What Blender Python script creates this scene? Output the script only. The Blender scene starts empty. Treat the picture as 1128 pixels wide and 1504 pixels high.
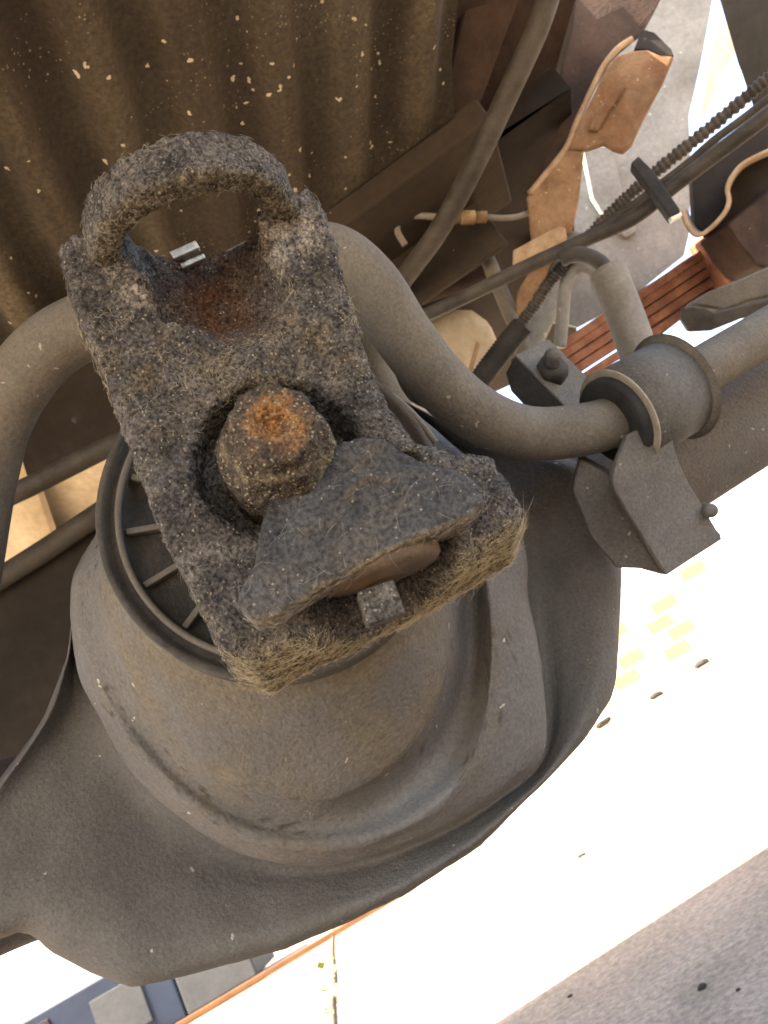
import bpy, math, random
import numpy as np
from mathutils import Vector, Matrix
random.seed(7); RNG = np.random.default_rng(7)
R = math.radians
S = bpy.context.scene
C = S.collection

# ------------------------------------------------------------------ camera
PITCH, ROLL, CAMZ, FPX = R(19.2), R(30.0), 0.28, 1129.0
CAM = np.array([0.0, 0.0, CAMZ])
fw = np.array([0, math.cos(PITCH), math.sin(PITCH)])
u0 = np.array([0, -math.sin(PITCH), math.cos(PITCH)])
x0 = np.array([1.0, 0, 0])
rt = math.cos(ROLL)*x0 - math.sin(ROLL)*u0
up = math.sin(ROLL)*x0 + math.cos(ROLL)*u0
M3 = np.stack([rt, up, -fw], 1)          # camera axes as columns
cam = bpy.data.objects.new('camera', bpy.data.cameras.new('camera')); C.objects.link(cam)
cam.data.sensor_fit = 'HORIZONTAL'; cam.data.sensor_width = 36; cam.data.lens = 36*FPX/1128
cam.data.clip_start = 0.01; cam.data.clip_end = 3000
m4 = Matrix.Identity(4)
for i in range(3):
    for j in range(3): m4[i][j] = M3[i, j]
    m4[i][3] = CAM[i]
cam.matrix_world = m4
cam.data.dof.use_dof = True; cam.data.dof.focus_distance = 0.24 
cam.data.dof.aperture_fstop = 40
S.camera = cam

# ------------------------------------------------------------------ sky, sun, exposure
SUN_EL, SUN_AZ = R(60), R(240)            # azimuth clockwise from +Y: high sun on the left, a little behind the photographer
W = bpy.data.worlds.new('World'); S.world = W; W.use_nodes = True
nt = W.node_tree; bg = nt.nodes['Background']
sky = nt.nodes.new('ShaderNodeTexSky'); sky.sky_type = 'NISHITA'; sky.sun_disc = False
sky.sun_elevation = SUN_EL; sky.sun_rotation = SUN_AZ; sky.dust_density = 3.0; sky.air_density = .7; sky.ozone_density = .4
nt.links.new(sky.outputs[0], bg.inputs[0]); bg.inputs[1].default_value = 0.12
sl = bpy.data.lights.new('sun', 'SUN'); sl.energy = 4.2; sl.angle = R(0.5); sl.color = (1, .95, .86)
so = bpy.data.objects.new('sun', sl); C.objects.link(so)
sd = Vector((math.sin(SUN_AZ)*math.cos(SUN_EL), math.cos(SUN_AZ)*math.cos(SUN_EL), math.sin(SUN_EL)))
so.rotation_euler = sd.to_track_quat('Z', 'Y').to_euler(); so.location = (0, 0, 6)
S.view_settings.view_transform = 'Standard'; S.view_settings.look = 'None'
S.view_settings.gamma = 1; S.view_settings.use_curve_mapping = False
S.view_settings.exposure = 3.5
S.view_settings.use_white_balance = True; S.view_settings.white_balance_temperature = 7600; S.view_settings.white_balance_tint = 10
S.render.engine = 'CYCLES'
S.cycles.max_bounces = 7; S.cycles.diffuse_bounces = 5; S.cycles.glossy_bounces = 3

# ------------------------------------------------------------------ coordinates
def ray(px, py): return rt*((px-564)/FPX) + up*((752-py)/FPX) + fw
def P(px, py, d): return CAM + ray(px, py)*d
def G(px, py, z=0.0):
    r = ray(px, py); return CAM + r*((z-CAMZ)/r[2])
YAW = R(13)
vx = np.array([math.cos(YAW), math.sin(YAW), 0]); vy = np.array([-math.sin(YAW), math.cos(YAW), 0]); vz = np.array([0, 0, 1.0])
def V(x, y, z): return vx*x + vy*y + vz*z

# ------------------------------------------------------------------ object helpers
def tag(o, label, cat, group=None):
    o['label'] = label; o['category'] = cat
    if group: o['group'] = group
    return o
def thing(name, loc, label, cat, group=None):
    o = bpy.data.objects.new(name, None); C.objects.link(o); o.empty_display_size = .02
    o.location = [float(a) for a in loc]
    return tag(o, label, cat, group)
def root_loc(p):
    l = np.zeros(3)
    while p is not None: l = l + np.array(p.location); p = p.parent
    return l
def mesh(name, v, f, mat, parent=None, smooth=True, attrs=None, loc=None):
    v = np.asarray(v, float)
    org = root_loc(parent) if parent is not None else (np.asarray(loc, float) if loc is not None else np.zeros(3))
    me = bpy.data.meshes.new(name)
    me.from_pydata((v-org).tolist(), [], f if isinstance(f, list) else f.tolist()); me.validate()
    if smooth: me.polygons.foreach_set('use_smooth', [True]*len(me.polygons))
    if attrs:
        for k, a in attrs.items():
            at = me.attributes.new(k, 'FLOAT', 'POINT'); at.data.foreach_set('value', np.asarray(a, np.float32))
    me.materials.append(mat); me.update()
    o = bpy.data.objects.new(name, me); C.objects.link(o)
    if parent is not None: o.parent = parent
    elif loc is not None: o.location = [float(a) for a in loc]
    return o
def bevel(o, w, seg=2, ang=35):
    m = o.modifiers.new('bevel', 'BEVEL'); m.width = w; m.segments = seg; m.limit_method = 'ANGLE'; m.angle_limit = R(ang)
    for p in o.data.polygons: p.use_smooth = True
    n = o.modifiers.new('wn', 'WEIGHTED_NORMAL'); n.keep_sharp = False
    return o
def catmull(pts, n, closed=False):
    p = np.asarray(pts, float); k = len(p); out = []
    rng = range(k if closed else k-1)
    for i in rng:
        if closed: a, b, c, d = p[(i-1) % k], p[i], p[(i+1) % k], p[(i+2) % k]
        else: a, b, c, d = p[max(i-1, 0)], p[i], p[i+1], p[min(i+2, k-1)]
        for j in range(n):
            t = j/n
            out.append(.5*((2*b)+(-a+c)*t+(2*a-5*b+4*c-d)*t*t+(-a+3*b-3*c+d)*t**3))
    if not closed: out.append(p[-1])
    return np.array(out)
def sweep(path, rad, sides=20, caps=True, ell=None):
    path = np.asarray(path, float); n = len(path)
    rad = np.broadcast_to(np.asarray(rad, float), (n,))
    t = np.gradient(path, axis=0); t /= np.linalg.norm(t, axis=1)[:, None]
    a = np.array([0, 0, 1.0]) if abs(t[0][2]) < .9 else np.array([1.0, 0, 0])
    nrm = np.cross(t[0], a); nrm /= np.linalg.norm(nrm)
    v = []
    ang = np.linspace(0, 2*math.pi, sides, endpoint=False)
    for i in range(n):
        nrm = nrm - t[i]*np.dot(nrm, t[i]); nrm /= np.linalg.norm(nrm)
        b = np.cross(t[i], nrm)
        v.append(path[i] + rad[i]*(np.cos(ang)[:, None]*nrm + np.sin(ang)[:, None]*b))
    v = np.concatenate(v); f = []
    for i in range(n-1):
        for j in range(sides):
            k = (j+1) % sides
            f.append((i*sides+j, i*sides+k, (i+1)*sides+k, (i+1)*sides+j))
    if caps:
        f.append(tuple(range(sides-1, -1, -1))); f.append(tuple((n-1)*sides+j for j in range(sides)))
    return v, f
def tube(name, pts, rad, mat, parent=None, sides=16, n=8, loc=None, rough=0.0):
    """pts: (px,py,depth) control points"""
    c = catmull([list(p[:3]) for p in pts], n)
    path = np.array([P(*q) for q in c])
    if np.ndim(rad) > 0: rad = np.interp(np.linspace(0, 1, len(path)), np.linspace(0, 1, len(rad)), rad)
    v, f = sweep(path, rad, sides)
    return mesh(name, v, f, mat, parent, loc=loc)
def plate(name, pts, thick, mat, parent=None, bev=.0012, direction=None, loc=None):
    """polygon of (px,py,depth), thickness away from the camera or along a given direction"""
    fr = np.array([P(*p) for p in pts]); n = len(fr)
    if direction is None:
        c = fr.mean(0); a = np.zeros(3)
        for i in range(n): a += np.cross(fr[i]-c, fr[(i+1) % n]-c)
        a /= np.linalg.norm(a)
        if np.dot(a, c-CAM) < 0: a = -a
        direction = a
    bk = fr + np.asarray(direction)*thick
    v = np.concatenate([fr, bk])
    f = [tuple(range(n)), tuple(range(2*n-1, n-1, -1))] + [(i, i+n, (i+1) % n+n, (i+1) % n) for i in range(n)]
    o = mesh(name, v, f, mat, parent, smooth=False, loc=loc)
    import bmesh
    bm = bmesh.new(); bm.from_mesh(o.data); bmesh.ops.recalc_face_normals(bm, faces=bm.faces)
    bm.to_mesh(o.data); bm.free()
    if bev: bevel(o, bev)
    return o
def box(name, c, ax, half, mat, parent=None, bev=.001, loc=None):
    c = np.asarray(c, float); a, b, d = [np.asarray(q, float) for q in ax]
    v = [c + sx*half[0]*a + sy*half[1]*b + sz*half[2]*d for sx in (-1, 1) for sy in (-1, 1) for sz in (-1, 1)]
    f = [(0, 1, 3, 2), (4, 6, 7, 5), (0, 4, 5, 1), (2, 3, 7, 6), (0, 2, 6, 4), (1, 5, 7, 3)]
    if np.dot(np.cross(a, b), d) < 0: f = [q[::-1] for q in f]
    o = mesh(name, v, f, mat, parent, smooth=False, loc=loc)
    if bev: bevel(o, bev)
    return o
def lathe(name, org, axis, prof, mat, parent=None, sides=64, a0=0, a1=2*math.pi, ref=None, hexa=False):
    """prof: (radius, distance along axis)"""
    axis = np.asarray(axis, float); axis /= np.linalg.norm(axis)
    q = np.array([0, 0, 1.0]) if ref is None else np.asarray(ref, float)
    e1 = q - axis*np.dot(q, axis); e1 /= np.linalg.norm(e1); e2 = np.cross(axis, e1)
    full = abs(a1-a0-2*math.pi) < 1e-6
    th = np.linspace(a0, a1, sides, endpoint=not full); v = []
    for r, h in prof:
        v.append(org + axis*h + r*(np.cos(th)[:, None]*e1 + np.sin(th)[:, None]*e2))
    v = np.concatenate(v); f = []; m = len(prof)
    for i in range(m-1):
        for j in range(sides if full else sides-1):
            k = (j+1) % sides
            f.append((i*sides+j, i*sides+k, (i+1)*sides+k, (i+1)*sides+j))
    return mesh(name, v, f, mat, parent)

# ------------------------------------------------------------------ numpy noise and signed distance fields
class Noise:
    def __init__(s, seed): s.t = np.random.default_rng(seed).random((64, 64, 64)).astype(np.float32)*2-1
    def __call__(s, p, scale):
        q = np.asarray(p, np.float32)*scale + 1000.37; i = np.floor(q).astype(int); f = q-i; f = f*f*(3-2*f)
        i0 = i & 63; i1 = (i+1) & 63
        def g(a, b, c): return s.t[a[..., 0], b[..., 1], c[..., 2]]
        x, y, z = f[..., 0], f[..., 1], f[..., 2]
        return ((g(i0, i0, i0)*(1-x)+g(i1, i0, i0)*x)*(1-y)+(g(i0, i1, i0)*(1-x)+g(i1, i1, i0)*x)*y)*(1-z) + \
               ((g(i0, i0, i1)*(1-x)+g(i1, i0, i1)*x)*(1-y)+(g(i0, i1, i1)*(1-x)+g(i1, i1, i1)*x)*y)*z
    def fbm(s, p, scale, oct=3, gain=.5):
        r = 0; a = 1
        for k in range(oct): r = r + a*s(p, scale*2**k); a *= gain
        return r
NZ = Noise(3)
def smin(a, b, k):
    h = np.clip(.5+.5*(b-a)/k, 0, 1); return b*(1-h)+a*h-k*h*(1-h)
def smax(a, b, k): return -smin(-a, -b, k)
def poly_sdf(X, Y, poly):
    d = np.full(X.shape, 1e9); s = np.ones(X.shape); n = len(poly); j = n-1
    for i in range(n):
        ax, ay = poly[i]; bx, by = poly[j]
        ex, ey = bx-ax, by-ay; wx, wy = X-ax, Y-ay
        t = np.clip((wx*ex+wy*ey)/(ex*ex+ey*ey), 0, 1)
        d = np.minimum(d, (wx-ex*t)**2+(wy-ey*t)**2)
        c1, c2, c3 = Y >= ay, Y < by, ex*wy > ey*wx
        s = np.where((c1 & c2 & c3) | (~c1 & ~c2 & ~c3), -s, s); j = i
    return s*np.sqrt(d)
def surface_nets(F, org, h):
    nx, ny, nz = F.shape; I = F < 0
    corners = [(i, j, k) for i in (0, 1) for j in (0, 1) for k in (0, 1)]
    def sub(A, c): return A[c[0]:nx-1+c[0], c[1]:ny-1+c[1], c[2]:nz-1+c[2]]
    cnt = sum(sub(I, c).astype(np.int8) for c in corners)
    act = (cnt > 0) & (cnt < 8); idx = np.full(act.shape, -1, int); cells = np.argwhere(act); idx[act] = np.arange(len(cells))
    acc = np.zeros((len(cells), 3)); num = np.zeros(len(cells))
    for a in corners:
        for ax in range(3):
            if a[ax]: continue
            b = list(a); b[ax] = 1
            fa = F[cells[:, 0]+a[0], cells[:, 1]+a[1], cells[:, 2]+a[2]]; fb = F[cells[:, 0]+b[0], cells[:, 1]+b[1], cells[:, 2]+b[2]]
            m = (fa < 0) != (fb < 0); t = np.where(m, fa/np.where(fa == fb, 1, fa-fb), 0)
            p = np.tile(np.array(a, float), (len(cells), 1)); p[:, ax] = t
            acc += p*m[:, None]; num += m
    v = (cells + acc/num[:, None])*h + org
    faces = []
    for ax in range(3):
        o1, o2 = [(1, 2), (2, 0), (0, 1)][ax]
        sl0 = [slice(None)]*3; sl1 = [slice(None)]*3; sl0[ax] = slice(0, -1); sl1[ax] = slice(1, None)
        ch = I[tuple(sl0)] != I[tuple(sl1)]
        e = np.argwhere(ch); e = e[(e[:, o1] > 0) & (e[:, o2] > 0) & (e[:, o1] < F.shape[o1]-1) & (e[:, o2] < F.shape[o2]-1)]
        ins = I[e[:, 0], e[:, 1], e[:, 2]]
        q = []
        for d1, d2 in ((0, 0), (-1, 0), (-1, -1), (0, -1)):
            c = e.copy(); c[:, o1] += d1; c[:, o2] += d2
            q.append(idx[c[:, 0], c[:, 1], c[:, 2]])
        q = np.stack(q, 1); q[~ins] = q[~ins][:, ::-1]; faces.append(q)
    return v, np.concatenate(faces)
def vnormals(v, f):
    f = np.asarray(f); n = np.cross(v[f[:, 2]]-v[f[:, 0]], v[f[:, 3]]-v[f[:, 1]])
    N = np.zeros_like(v)
    for k in range(4): np.add.at(N, f[:, k], n)
    return N/np.maximum(np.linalg.norm(N, axis=1), 1e-12)[:, None]

# ------------------------------------------------------------------ materials
def ramp(nt, fac, stops):
    r = nt.nodes.new('ShaderNodeValToRGB'); nt.links.new(fac, r.inputs[0])
    e = r.color_ramp.elements
    while len(e) < len(stops): e.new(.5)
    for k, (p, c) in enumerate(stops): e[k].position = p; e[k].color = (*c, 1) if len(c) == 3 else c
    return r.outputs[0]
def noise(nt, co, scale, detail=4, rough=.55, dist=0.0):
    n = nt.nodes.new('ShaderNodeTexNoise'); n.inputs['Scale'].default_value = scale; n.inputs['Detail'].default_value = detail
    n.inputs['Roughness'].default_value = rough; n.inputs['Distortion'].default_value = dist
    nt.links.new(co, n.inputs['Vector']); return n.outputs['Fac']
def mix(nt, fac, a, b, mode='MIX'):
    m = nt.nodes.new('ShaderNodeMix'); m.data_type = 'RGBA'; m.blend_type = mode
    for s, val in ((m.inputs[0], fac), (m.inputs[6], a), (m.inputs[7], b)):
        if isinstance(val, (int, float)): s.default_value = val
        elif isinstance(val, tuple): s.default_value = (*val, 1)
        else: nt.links.new(val, s)
    return m.outputs[2]
def grime(name, base, second, stain=None, specks=None, scale=60, rough=.85, bump=.25, bscale=400, metal=0.0, stain_amt=.5, speck_scale=180,
          speck_size=.14, extra=None, spec=.3, dist=.002, pits=0.0, speck_share=.5, fine_amt=.45, fine_lo=.35, fine_scale=9):
    """dirty-metal surface: two-tone mottling, larger stains, small pale specks, fine relief"""
    m = bpy.data.materials.new(name); m.use_nodes = True; nt = m.node_tree; b = nt.nodes['Principled BSDF']
    co = nt.nodes.new('ShaderNodeTexCoord').outputs['Object']
    n1 = noise(nt, co, scale, 6, .6); col = ramp(nt, n1, [(.32, base), (.68, second)])
    if stain is not None:
        n2 = noise(nt, co, scale*.22, 5, .65, .4)
        col = mix(nt, ramp(nt, n2, [(.62-.25*stain_amt, (0, 0, 0)), (.72, (1, 1, 1))]), col, stain)
    fine = noise(nt, co, scale*fine_scale, 4, .65)
    FINE = (fine, fine_amt, fine_lo)
    if extra: col = extra(nt, co, col)
    col = mix(nt, FINE[1], col, ramp(nt, FINE[0], [(.32, (FINE[2],)*3), (.68, (1-FINE[2],)*3)]), 'OVERLAY')  # light-dark grain; on yoke and strap it also stands in for relief shading
    if specks is not None:
        wn_ = nt.nodes.new('ShaderNodeTexNoise'); wn_.inputs['Scale'].default_value = speck_scale*1.6; wn_.inputs['Detail'].default_value = 2; nt.links.new(co, wn_.inputs['Vector'])
        sc_ = nt.nodes.new('ShaderNodeVectorMath'); sc_.operation = 'MULTIPLY_ADD'; sc_.inputs[1].default_value = (.9/speck_scale,)*3
        nt.links.new(wn_.outputs['Color'], sc_.inputs[0]); nt.links.new(co, sc_.inputs[2])
        vo = nt.nodes.new('ShaderNodeTexVoronoi'); vo.inputs['Scale'].default_value = speck_scale; nt.links.new(sc_.outputs[0], vo.inputs['Vector'])
        thr = nt.nodes.new('ShaderNodeMath'); thr.operation = 'LESS_THAN'; thr.inputs[1].default_value = speck_size
        nt.links.new(vo.outputs['Distance'], thr.inputs[0])
        sx = nt.nodes.new('ShaderNodeSeparateColor'); nt.links.new(vo.outputs['Color'], sx.inputs[0])
        gt = nt.nodes.new('ShaderNodeMath'); gt.operation = 'GREATER_THAN'; gt.inputs[1].default_value = 1-speck_share
        nt.links.new(sx.outputs[0], gt.inputs[0])
        mu = nt.nodes.new('ShaderNodeMath'); mu.operation = 'MULTIPLY'; nt.links.new(thr.outputs[0], mu.inputs[0]); nt.links.new(gt.outputs[0], mu.inputs[1])
        col = mix(nt, mu.outputs[0], col, specks)
    nt.links.new(col, b.inputs['Base Color'])
    b.inputs['Roughness'].default_value = rough; b.inputs['Metallic'].default_value = metal; b.inputs['Specular IOR Level'].default_value = spec
    h = noise(nt, co, bscale, 5, .65)
    if pits:
        hp = noise(nt, co, bscale*.25, 3, .6)
        ad = nt.nodes.new('ShaderNodeMath'); ad.operation = 'MULTIPLY_ADD'; ad.inputs[1].default_value = pits
        nt.links.new(hp, ad.inputs[0]); nt.links.new(h, ad.inputs[2]); h = ad.outputs[0]
    bu = nt.nodes.new('ShaderNodeBump'); bu.inputs['Strength'].default_value = bump; bu.inputs['Distance'].default_value = dist
    nt.links.new(h, bu.inputs['Height']); nt.links.new(bu.outputs[0], b.inputs['Normal'])
    return m
def attr_layer(layers):
    def ex(nt, co, col):
        for nm, c0, c1 in layers:
            a = nt.nodes.new('ShaderNodeAttribute'); a.attribute_name = nm
            n = noise(nt, co, 260, 4, .7)
            col = mix(nt, a.outputs['Fac'], col, ramp(nt, n, [(.3, c0), (.7, c1)]))
        return col
    return ex
MAT = {}
def floor_extra(nt, co, col):
    a = nt.nodes.new('ShaderNodeAttribute'); a.attribute_name = 'streak'
    col = mix(nt, a.outputs['Fac'], col, ramp(nt, noise(nt, co, 60, 5, .7), [(.3, (.16, .13, .08)), (.7, (.36, .295, .19))]))
    a = nt.nodes.new('ShaderNodeAttribute'); a.attribute_name = 'rusty'
    col = mix(nt, a.outputs['Fac'], col, (.026, .016, .009))
    vo = nt.nodes.new('ShaderNodeTexVoronoi'); vo.inputs['Scale'].default_value = 260; nt.links.new(co, vo.inputs['Vector'])
    k = ramp(nt, vo.outputs['Distance'], [(.10, (1,)*3), (.2, (0,)*3)]); g = ramp(nt, noise(nt, co, 14, 4, .7), [(.52, (0,)*3), (.62, (.8,)*3)])
    return mix(nt, mix(nt, 1.0, k, g, 'MULTIPLY'), col, (.36, .30, .20))
MAT['yoke'] = grime('crusted_yoke_iron', (.042, .040, .038), (.175, .158, .138), None, (.42, .36, .26), 130, .9, 1.0, 900, speck_scale=1100, speck_size=.30, speck_share=.14, fine_amt=1.0, fine_lo=.10, fine_scale=8,
    extra=attr_layer([('crust', (.14, .12, .10), (.52, .46, .38)), ('rust', (.085, .045, .028), (.16, .085, .05)), ('dust', (.06, .048, .03), (.24, .19, .12))]), pits=1.2)
MAT['strap'] = grime('dirty_strap_steel', (.034, .035, .037), (.095, .094, .092), (.12, .105, .085), (.35, .3, .22), 90, .8, .8, 700, stain_amt=.25, speck_scale=900, speck_size=.25, speck_share=.12, fine_amt=.9, fine_lo=.15, fine_scale=10,
    extra=attr_layer([('dust', (.12, .098, .066), (.26, .21, .14))]), pits=1.0)
MAT['cap'] = grime('brown_bearing_cap', (.10, .070, .048), (.165, .118, .08), (.2, .12, .06), None, 120, .75, .4, 700)
MAT['nut'] = grime('rusty_pinion_nut', (.055, .046, .036), (.13, .10, .07), (.30, .25, .15), (.44, .37, .24), 260, .8, 1.0, 900, stain_amt=.35, speck_scale=1500, speck_size=.42, speck_share=.18, fine_amt=1.0, fine_lo=.10, fine_scale=5,
    extra=attr_layer([('rust', (.20, .075, .022), (.58, .30, .11))]), pits=1.0)
MAT['snap'] = grime('bright_snap_ring', (.45, .42, .36), (.7, .66, .58), None, None, 300, .3, .3, 900, metal=.8)
MAT['housing'] = grime('dusty_axle_housing', (.112, .107, .099), (.150, .142, .130), (.130, .114, .094), (.42, .39, .33), 28, .85, .45, 500, stain_amt=.35, speck_scale=120, speck_size=.10, speck_share=.22, pits=1.0, fine_amt=.6, fine_lo=.33, fine_scale=22,
    extra=attr_layer([('chip', (.012, .010, .009), (.03, .025, .02)), ('tan', (.120, .100, .070), (.175, .148, .108))]))
MAT['ring'] = grime('dark_seal_ring', (.05, .047, .043), (.10, .092, .08), (.12, .1, .075), None, 90, .8, .4, 500)
MAT['rib'] = grime('dusty_ring_rib', (.13, .12, .10), (.17, .155, .13), None, None, 90, .85, .3, 500)
MAT['bar'] = grime('dusty_bar_paint', (.120, .106, .086), (.165, .148, .120), (.145, .122, .09), (.34, .31, .25), 45, .8, .30, 420, stain_amt=.3, speck_scale=150, speck_size=.12, speck_share=.2, pits=.8, fine_amt=.6, fine_lo=.34, fine_scale=16)
MAT['clamp'] = grime('grey_clamp_steel', (.105, .102, .095), (.150, .143, .131), (.12, .108, .09), (.34, .32, .28), 40, .8, .4, 420, stain_amt=.3, speck_scale=150, speck_size=.12, speck_share=.2, pits=.8, fine_amt=.6, fine_lo=.33, fine_scale=16)
MAT['rubber'] = grime('black_rubber', (.018, .020, .022), (.045, .045, .045), (.07, .065, .055), None, 60, .75, .3, 400)
MAT['pale_edge'] = grime('scuffed_edge', (.28, .25, .20), (.38, .34, .27), None, None, 200, .8, .2, 500)
MAT['floor'] = grime('grimy_bed_floor', (.024, .020, .013), (.066, .054, .036), (.11, .092, .062), (.52, .46, .34), 9, .75, .25, 300, stain_amt=.35, speck_scale=125, speck_size=.20, speck_share=.14, spec=.35, fine_amt=.8, fine_lo=.25, fine_scale=30, extra=floor_extra)
MAT['beam'] = grime('brown_crossmember', (.022, .016, .010), (.05, .037, .024), (.07, .046, .026), (.4, .34, .24), 12, .8, .25, 300, speck_scale=90, speck_size=.06, speck_share=.1)
MAT['rust_dark'] = grime('dark_rusted_steel', (.022, .013, .009), (.062, .037, .025), (.09, .056, .037), (.2, .15, .11), 25, .85, .4, 300, speck_scale=100, speck_size=.08, speck_share=.2)
MAT['rust'] = grime('orange_brown_rust', (.15, .085, .045), (.33, .215, .125), (.20, .085, .035), (.55, .45, .33), 38, .9, .5, 300, stain_amt=.35, speck_scale=160, speck_size=.12, speck_share=.3)
MAT['rust_red'] = grime('red_rusted_spring', (.16, .062, .035), (.34, .16, .10), (.12, .05, .03), None, 60, .88, .4, 400)
MAT['rust_edge'] = grime('rusted_edge', (.28, .18, .10), (.45, .33, .21), None, None, 80, .9, .4, 400)
MAT['galv'] = grime('weathered_galvanised', (.17, .17, .155), (.26, .26, .24), (.13, .12, .10), (.36, .36, .33), 22, .7, .2, 200, stain_amt=.3, speck_scale=60, speck_size=.1)
MAT['dark_panel'] = grime('dark_grey_panel', (.04, .04, .04), (.065, .064, .06), None, (.4, .4, .4), 12, .75, .15, 200, speck_scale=40, speck_size=.05)
MAT['cable'] = grime('black_cable', (.035, .031, .027), (.075, .066, .055), (.11, .095, .075), None, 60, .6, .25, 300)
MAT['cream'] = grime('cream_dusty_sunlit_metal', (.50, .42, .29), (.68, .60, .45), (.34, .25, .15), None, 14, .8, .25, 200, stain_amt=.3)  # pale cream holds the sunlight that the left panels do not receive
MAT['hose'] = grime('grey_hose', (.17, .155, .13), (.25, .23, .195), None, None, 40, .75, .25, 300)
MAT['brass'] = grime('dull_brass', (.36, .24, .12), (.52, .38, .22), (.25, .13, .06), None, 90, .6, .3, 400, metal=.3)
MAT['shadow_steel'] = grime('shade_darkened_steel', (.012, .009, .007), (.028, .022, .017), (.045, .032, .022), None, 14, .85, .2, 200)  # base colour lowered to carry the deep shade around these parts
MAT['fibre'] = grime('dry_fibre', (.42, .34, .20), (.66, .56, .38), None, None, 200, .7, 0, 400)
MAT['fibre_grey'] = grime('grey_fibre', (.26, .24, .20), (.44, .40, .33), None, None, 200, .7, 0, 400)

# ================================================================== SETTING
# ground
def ground_mat():
    m = bpy.data.materials.new('worn_concrete'); m.use_nodes = True; nt = m.node_tree; b = nt.nodes['Principled BSDF']
    co = nt.nodes.new('ShaderNodeTexCoord').outputs['Object']
    c = ramp(nt, noise(nt, co, 1.6, 8, .62, .3), [(.3, (.13, .09, .062)), (.5, (.205, .155, .11)), (.72, (.30, .24, .185))])
    c = mix(nt, ramp(nt, noise(nt, co, 9, 6, .6, .6), [(.52, (0,)*3), (.66, (1,)*3)]), c, (.17, .135, .095))
    c = mix(nt, .9, c, ramp(nt, noise(nt, co, 110, 8, .75), [(.3, (.15,)*3), (.7, (.85,)*3)]), 'OVERLAY')
    vo = nt.nodes.new('ShaderNodeTexVoronoi'); vo.inputs['Scale'].default_value = 34; nt.links.new(co, vo.inputs['Vector'])
    c = mix(nt, ramp(nt, vo.outputs['Distance'], [(.03, (1,)*3), (.08, (0,)*3)]), c, (.09, .07, .05))
    nt.links.new(c, b.inputs['Base Color']); b.inputs['Roughness'].default_value = .95
    bu = nt.nodes.new('ShaderNodeBump'); bu.inputs['Strength'].default_value = .7; bu.inputs['Distance'].default_value = .02
    nt.links.new(noise(nt, co, 30, 10, .75), bu.inputs['Height']); nt.links.new(bu.outputs[0], b.inputs['Normal'])
    return m
gv = []; gf = []
ext = [-1500, -60, -12, -4, -2, 0, 2, 4, 12, 60, 1500]
for y in ext:
    for x in ext: gv.append((x, y, 0))
for j in range(10):
    for i in range(10): gf.append((j*11+i, j*11+i+1, (j+1)*11+i+1, (j+1)*11+i))
g = mesh('ground', gv, gf, ground_mat(), smooth=False); g['kind'] = 'structure'

# ================================================================== YOKE (local frame u,v,t)
P0c = np.array([(345-564)*.172/FPX, (752-975)*.172/FPX, -.172])
VPX, VPY = 470, 1080
n_c = -np.array([(VPX-564)/FPX, (752-VPY)/FPX, -1.0]); n_c /= np.linalg.norm(n_c)
w_c = np.array([.94, .34, 0.0]); w_c -= n_c*np.dot(w_c, n_c); w_c /= np.linalg.norm(w_c)
e_c = np.cross(n_c, w_c)
YN, YW, YE = M3@n_c, M3@w_c, M3@e_c
def yloc(px, py, t=0.0):
    r = np.array([(px-564)/FPX, (752-py)/FPX, -1.0]); p = r*((np.dot(n_c, P0c)+t)/np.dot(n_c, r)) - P0c
    return np.array([np.dot(p, w_c), np.dot(p, e_c)])
YO = CAM + M3@P0c
def yw(u, v, t): return YO + np.multiply.outer(u, YW) + np.multiply.outer(v, YE) + np.multiply.outer(t, YN)
NUTC = yloc(407, 665)
def sdf_mesh(name, fn, lo, hi, h, mat, parent, disp=None, attr=None):
    xs = [np.arange(a, b+h, h) for a, b in zip(lo, hi)]
    U, Vv, T = np.meshgrid(*xs, indexing='ij')
    F = fn(U, Vv, T)
    v, f = surface_nets(F, np.array(lo), h)
    n = vnormals(v, f)
    if disp is not None: v = v + n*disp(v)[:, None]
    at = attr(v, n) if attr else None
    o = mesh(name, yw(v[:, 0], v[:, 1], v[:, 2]), f, mat, parent, attrs=at)
    return o, v, f, n
yoke = thing('pinion_yoke', P(450, 980, .2), 'crusted grey cast yoke with rusty centre nut and two bearing saddles, nearest thing in view', 'yoke')
FRONT = [(84,362),(100,341),(200,330),(300,315),(400,300),(448,270),(470,288),(492,350),(505,400),(525,465),(545,525),(575,590),(610,640),(667,662),(722,669),(750,705),(767,748),(763,768),(687,815),(588,887),(468,937),(359,967),(336,950),(290,880),(250,812),(222,750),(188,660),(155,572),(115,470),(95,415)]
BACKPX = {16:(766,782),17:(741,836),18:(667,882),19:(590,922),20:(450,990),21:(398,1024),22:(350,1010),23:(318,945)}
TH = .028
front_uv = np.array([yloc(*p) for p in FRONT])
back_uv = np.array([yloc(*BACKPX[i], -TH) if i in BACKPX else front_uv[i] for i in range(len(FRONT))])
BC = (yloc(192, 385)+yloc(388, 318))/2; BR = .0178          # upper bore
LC = yloc(548, 800); LR_ = .0175                             # lower bore
top_v = BC[1]
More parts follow.
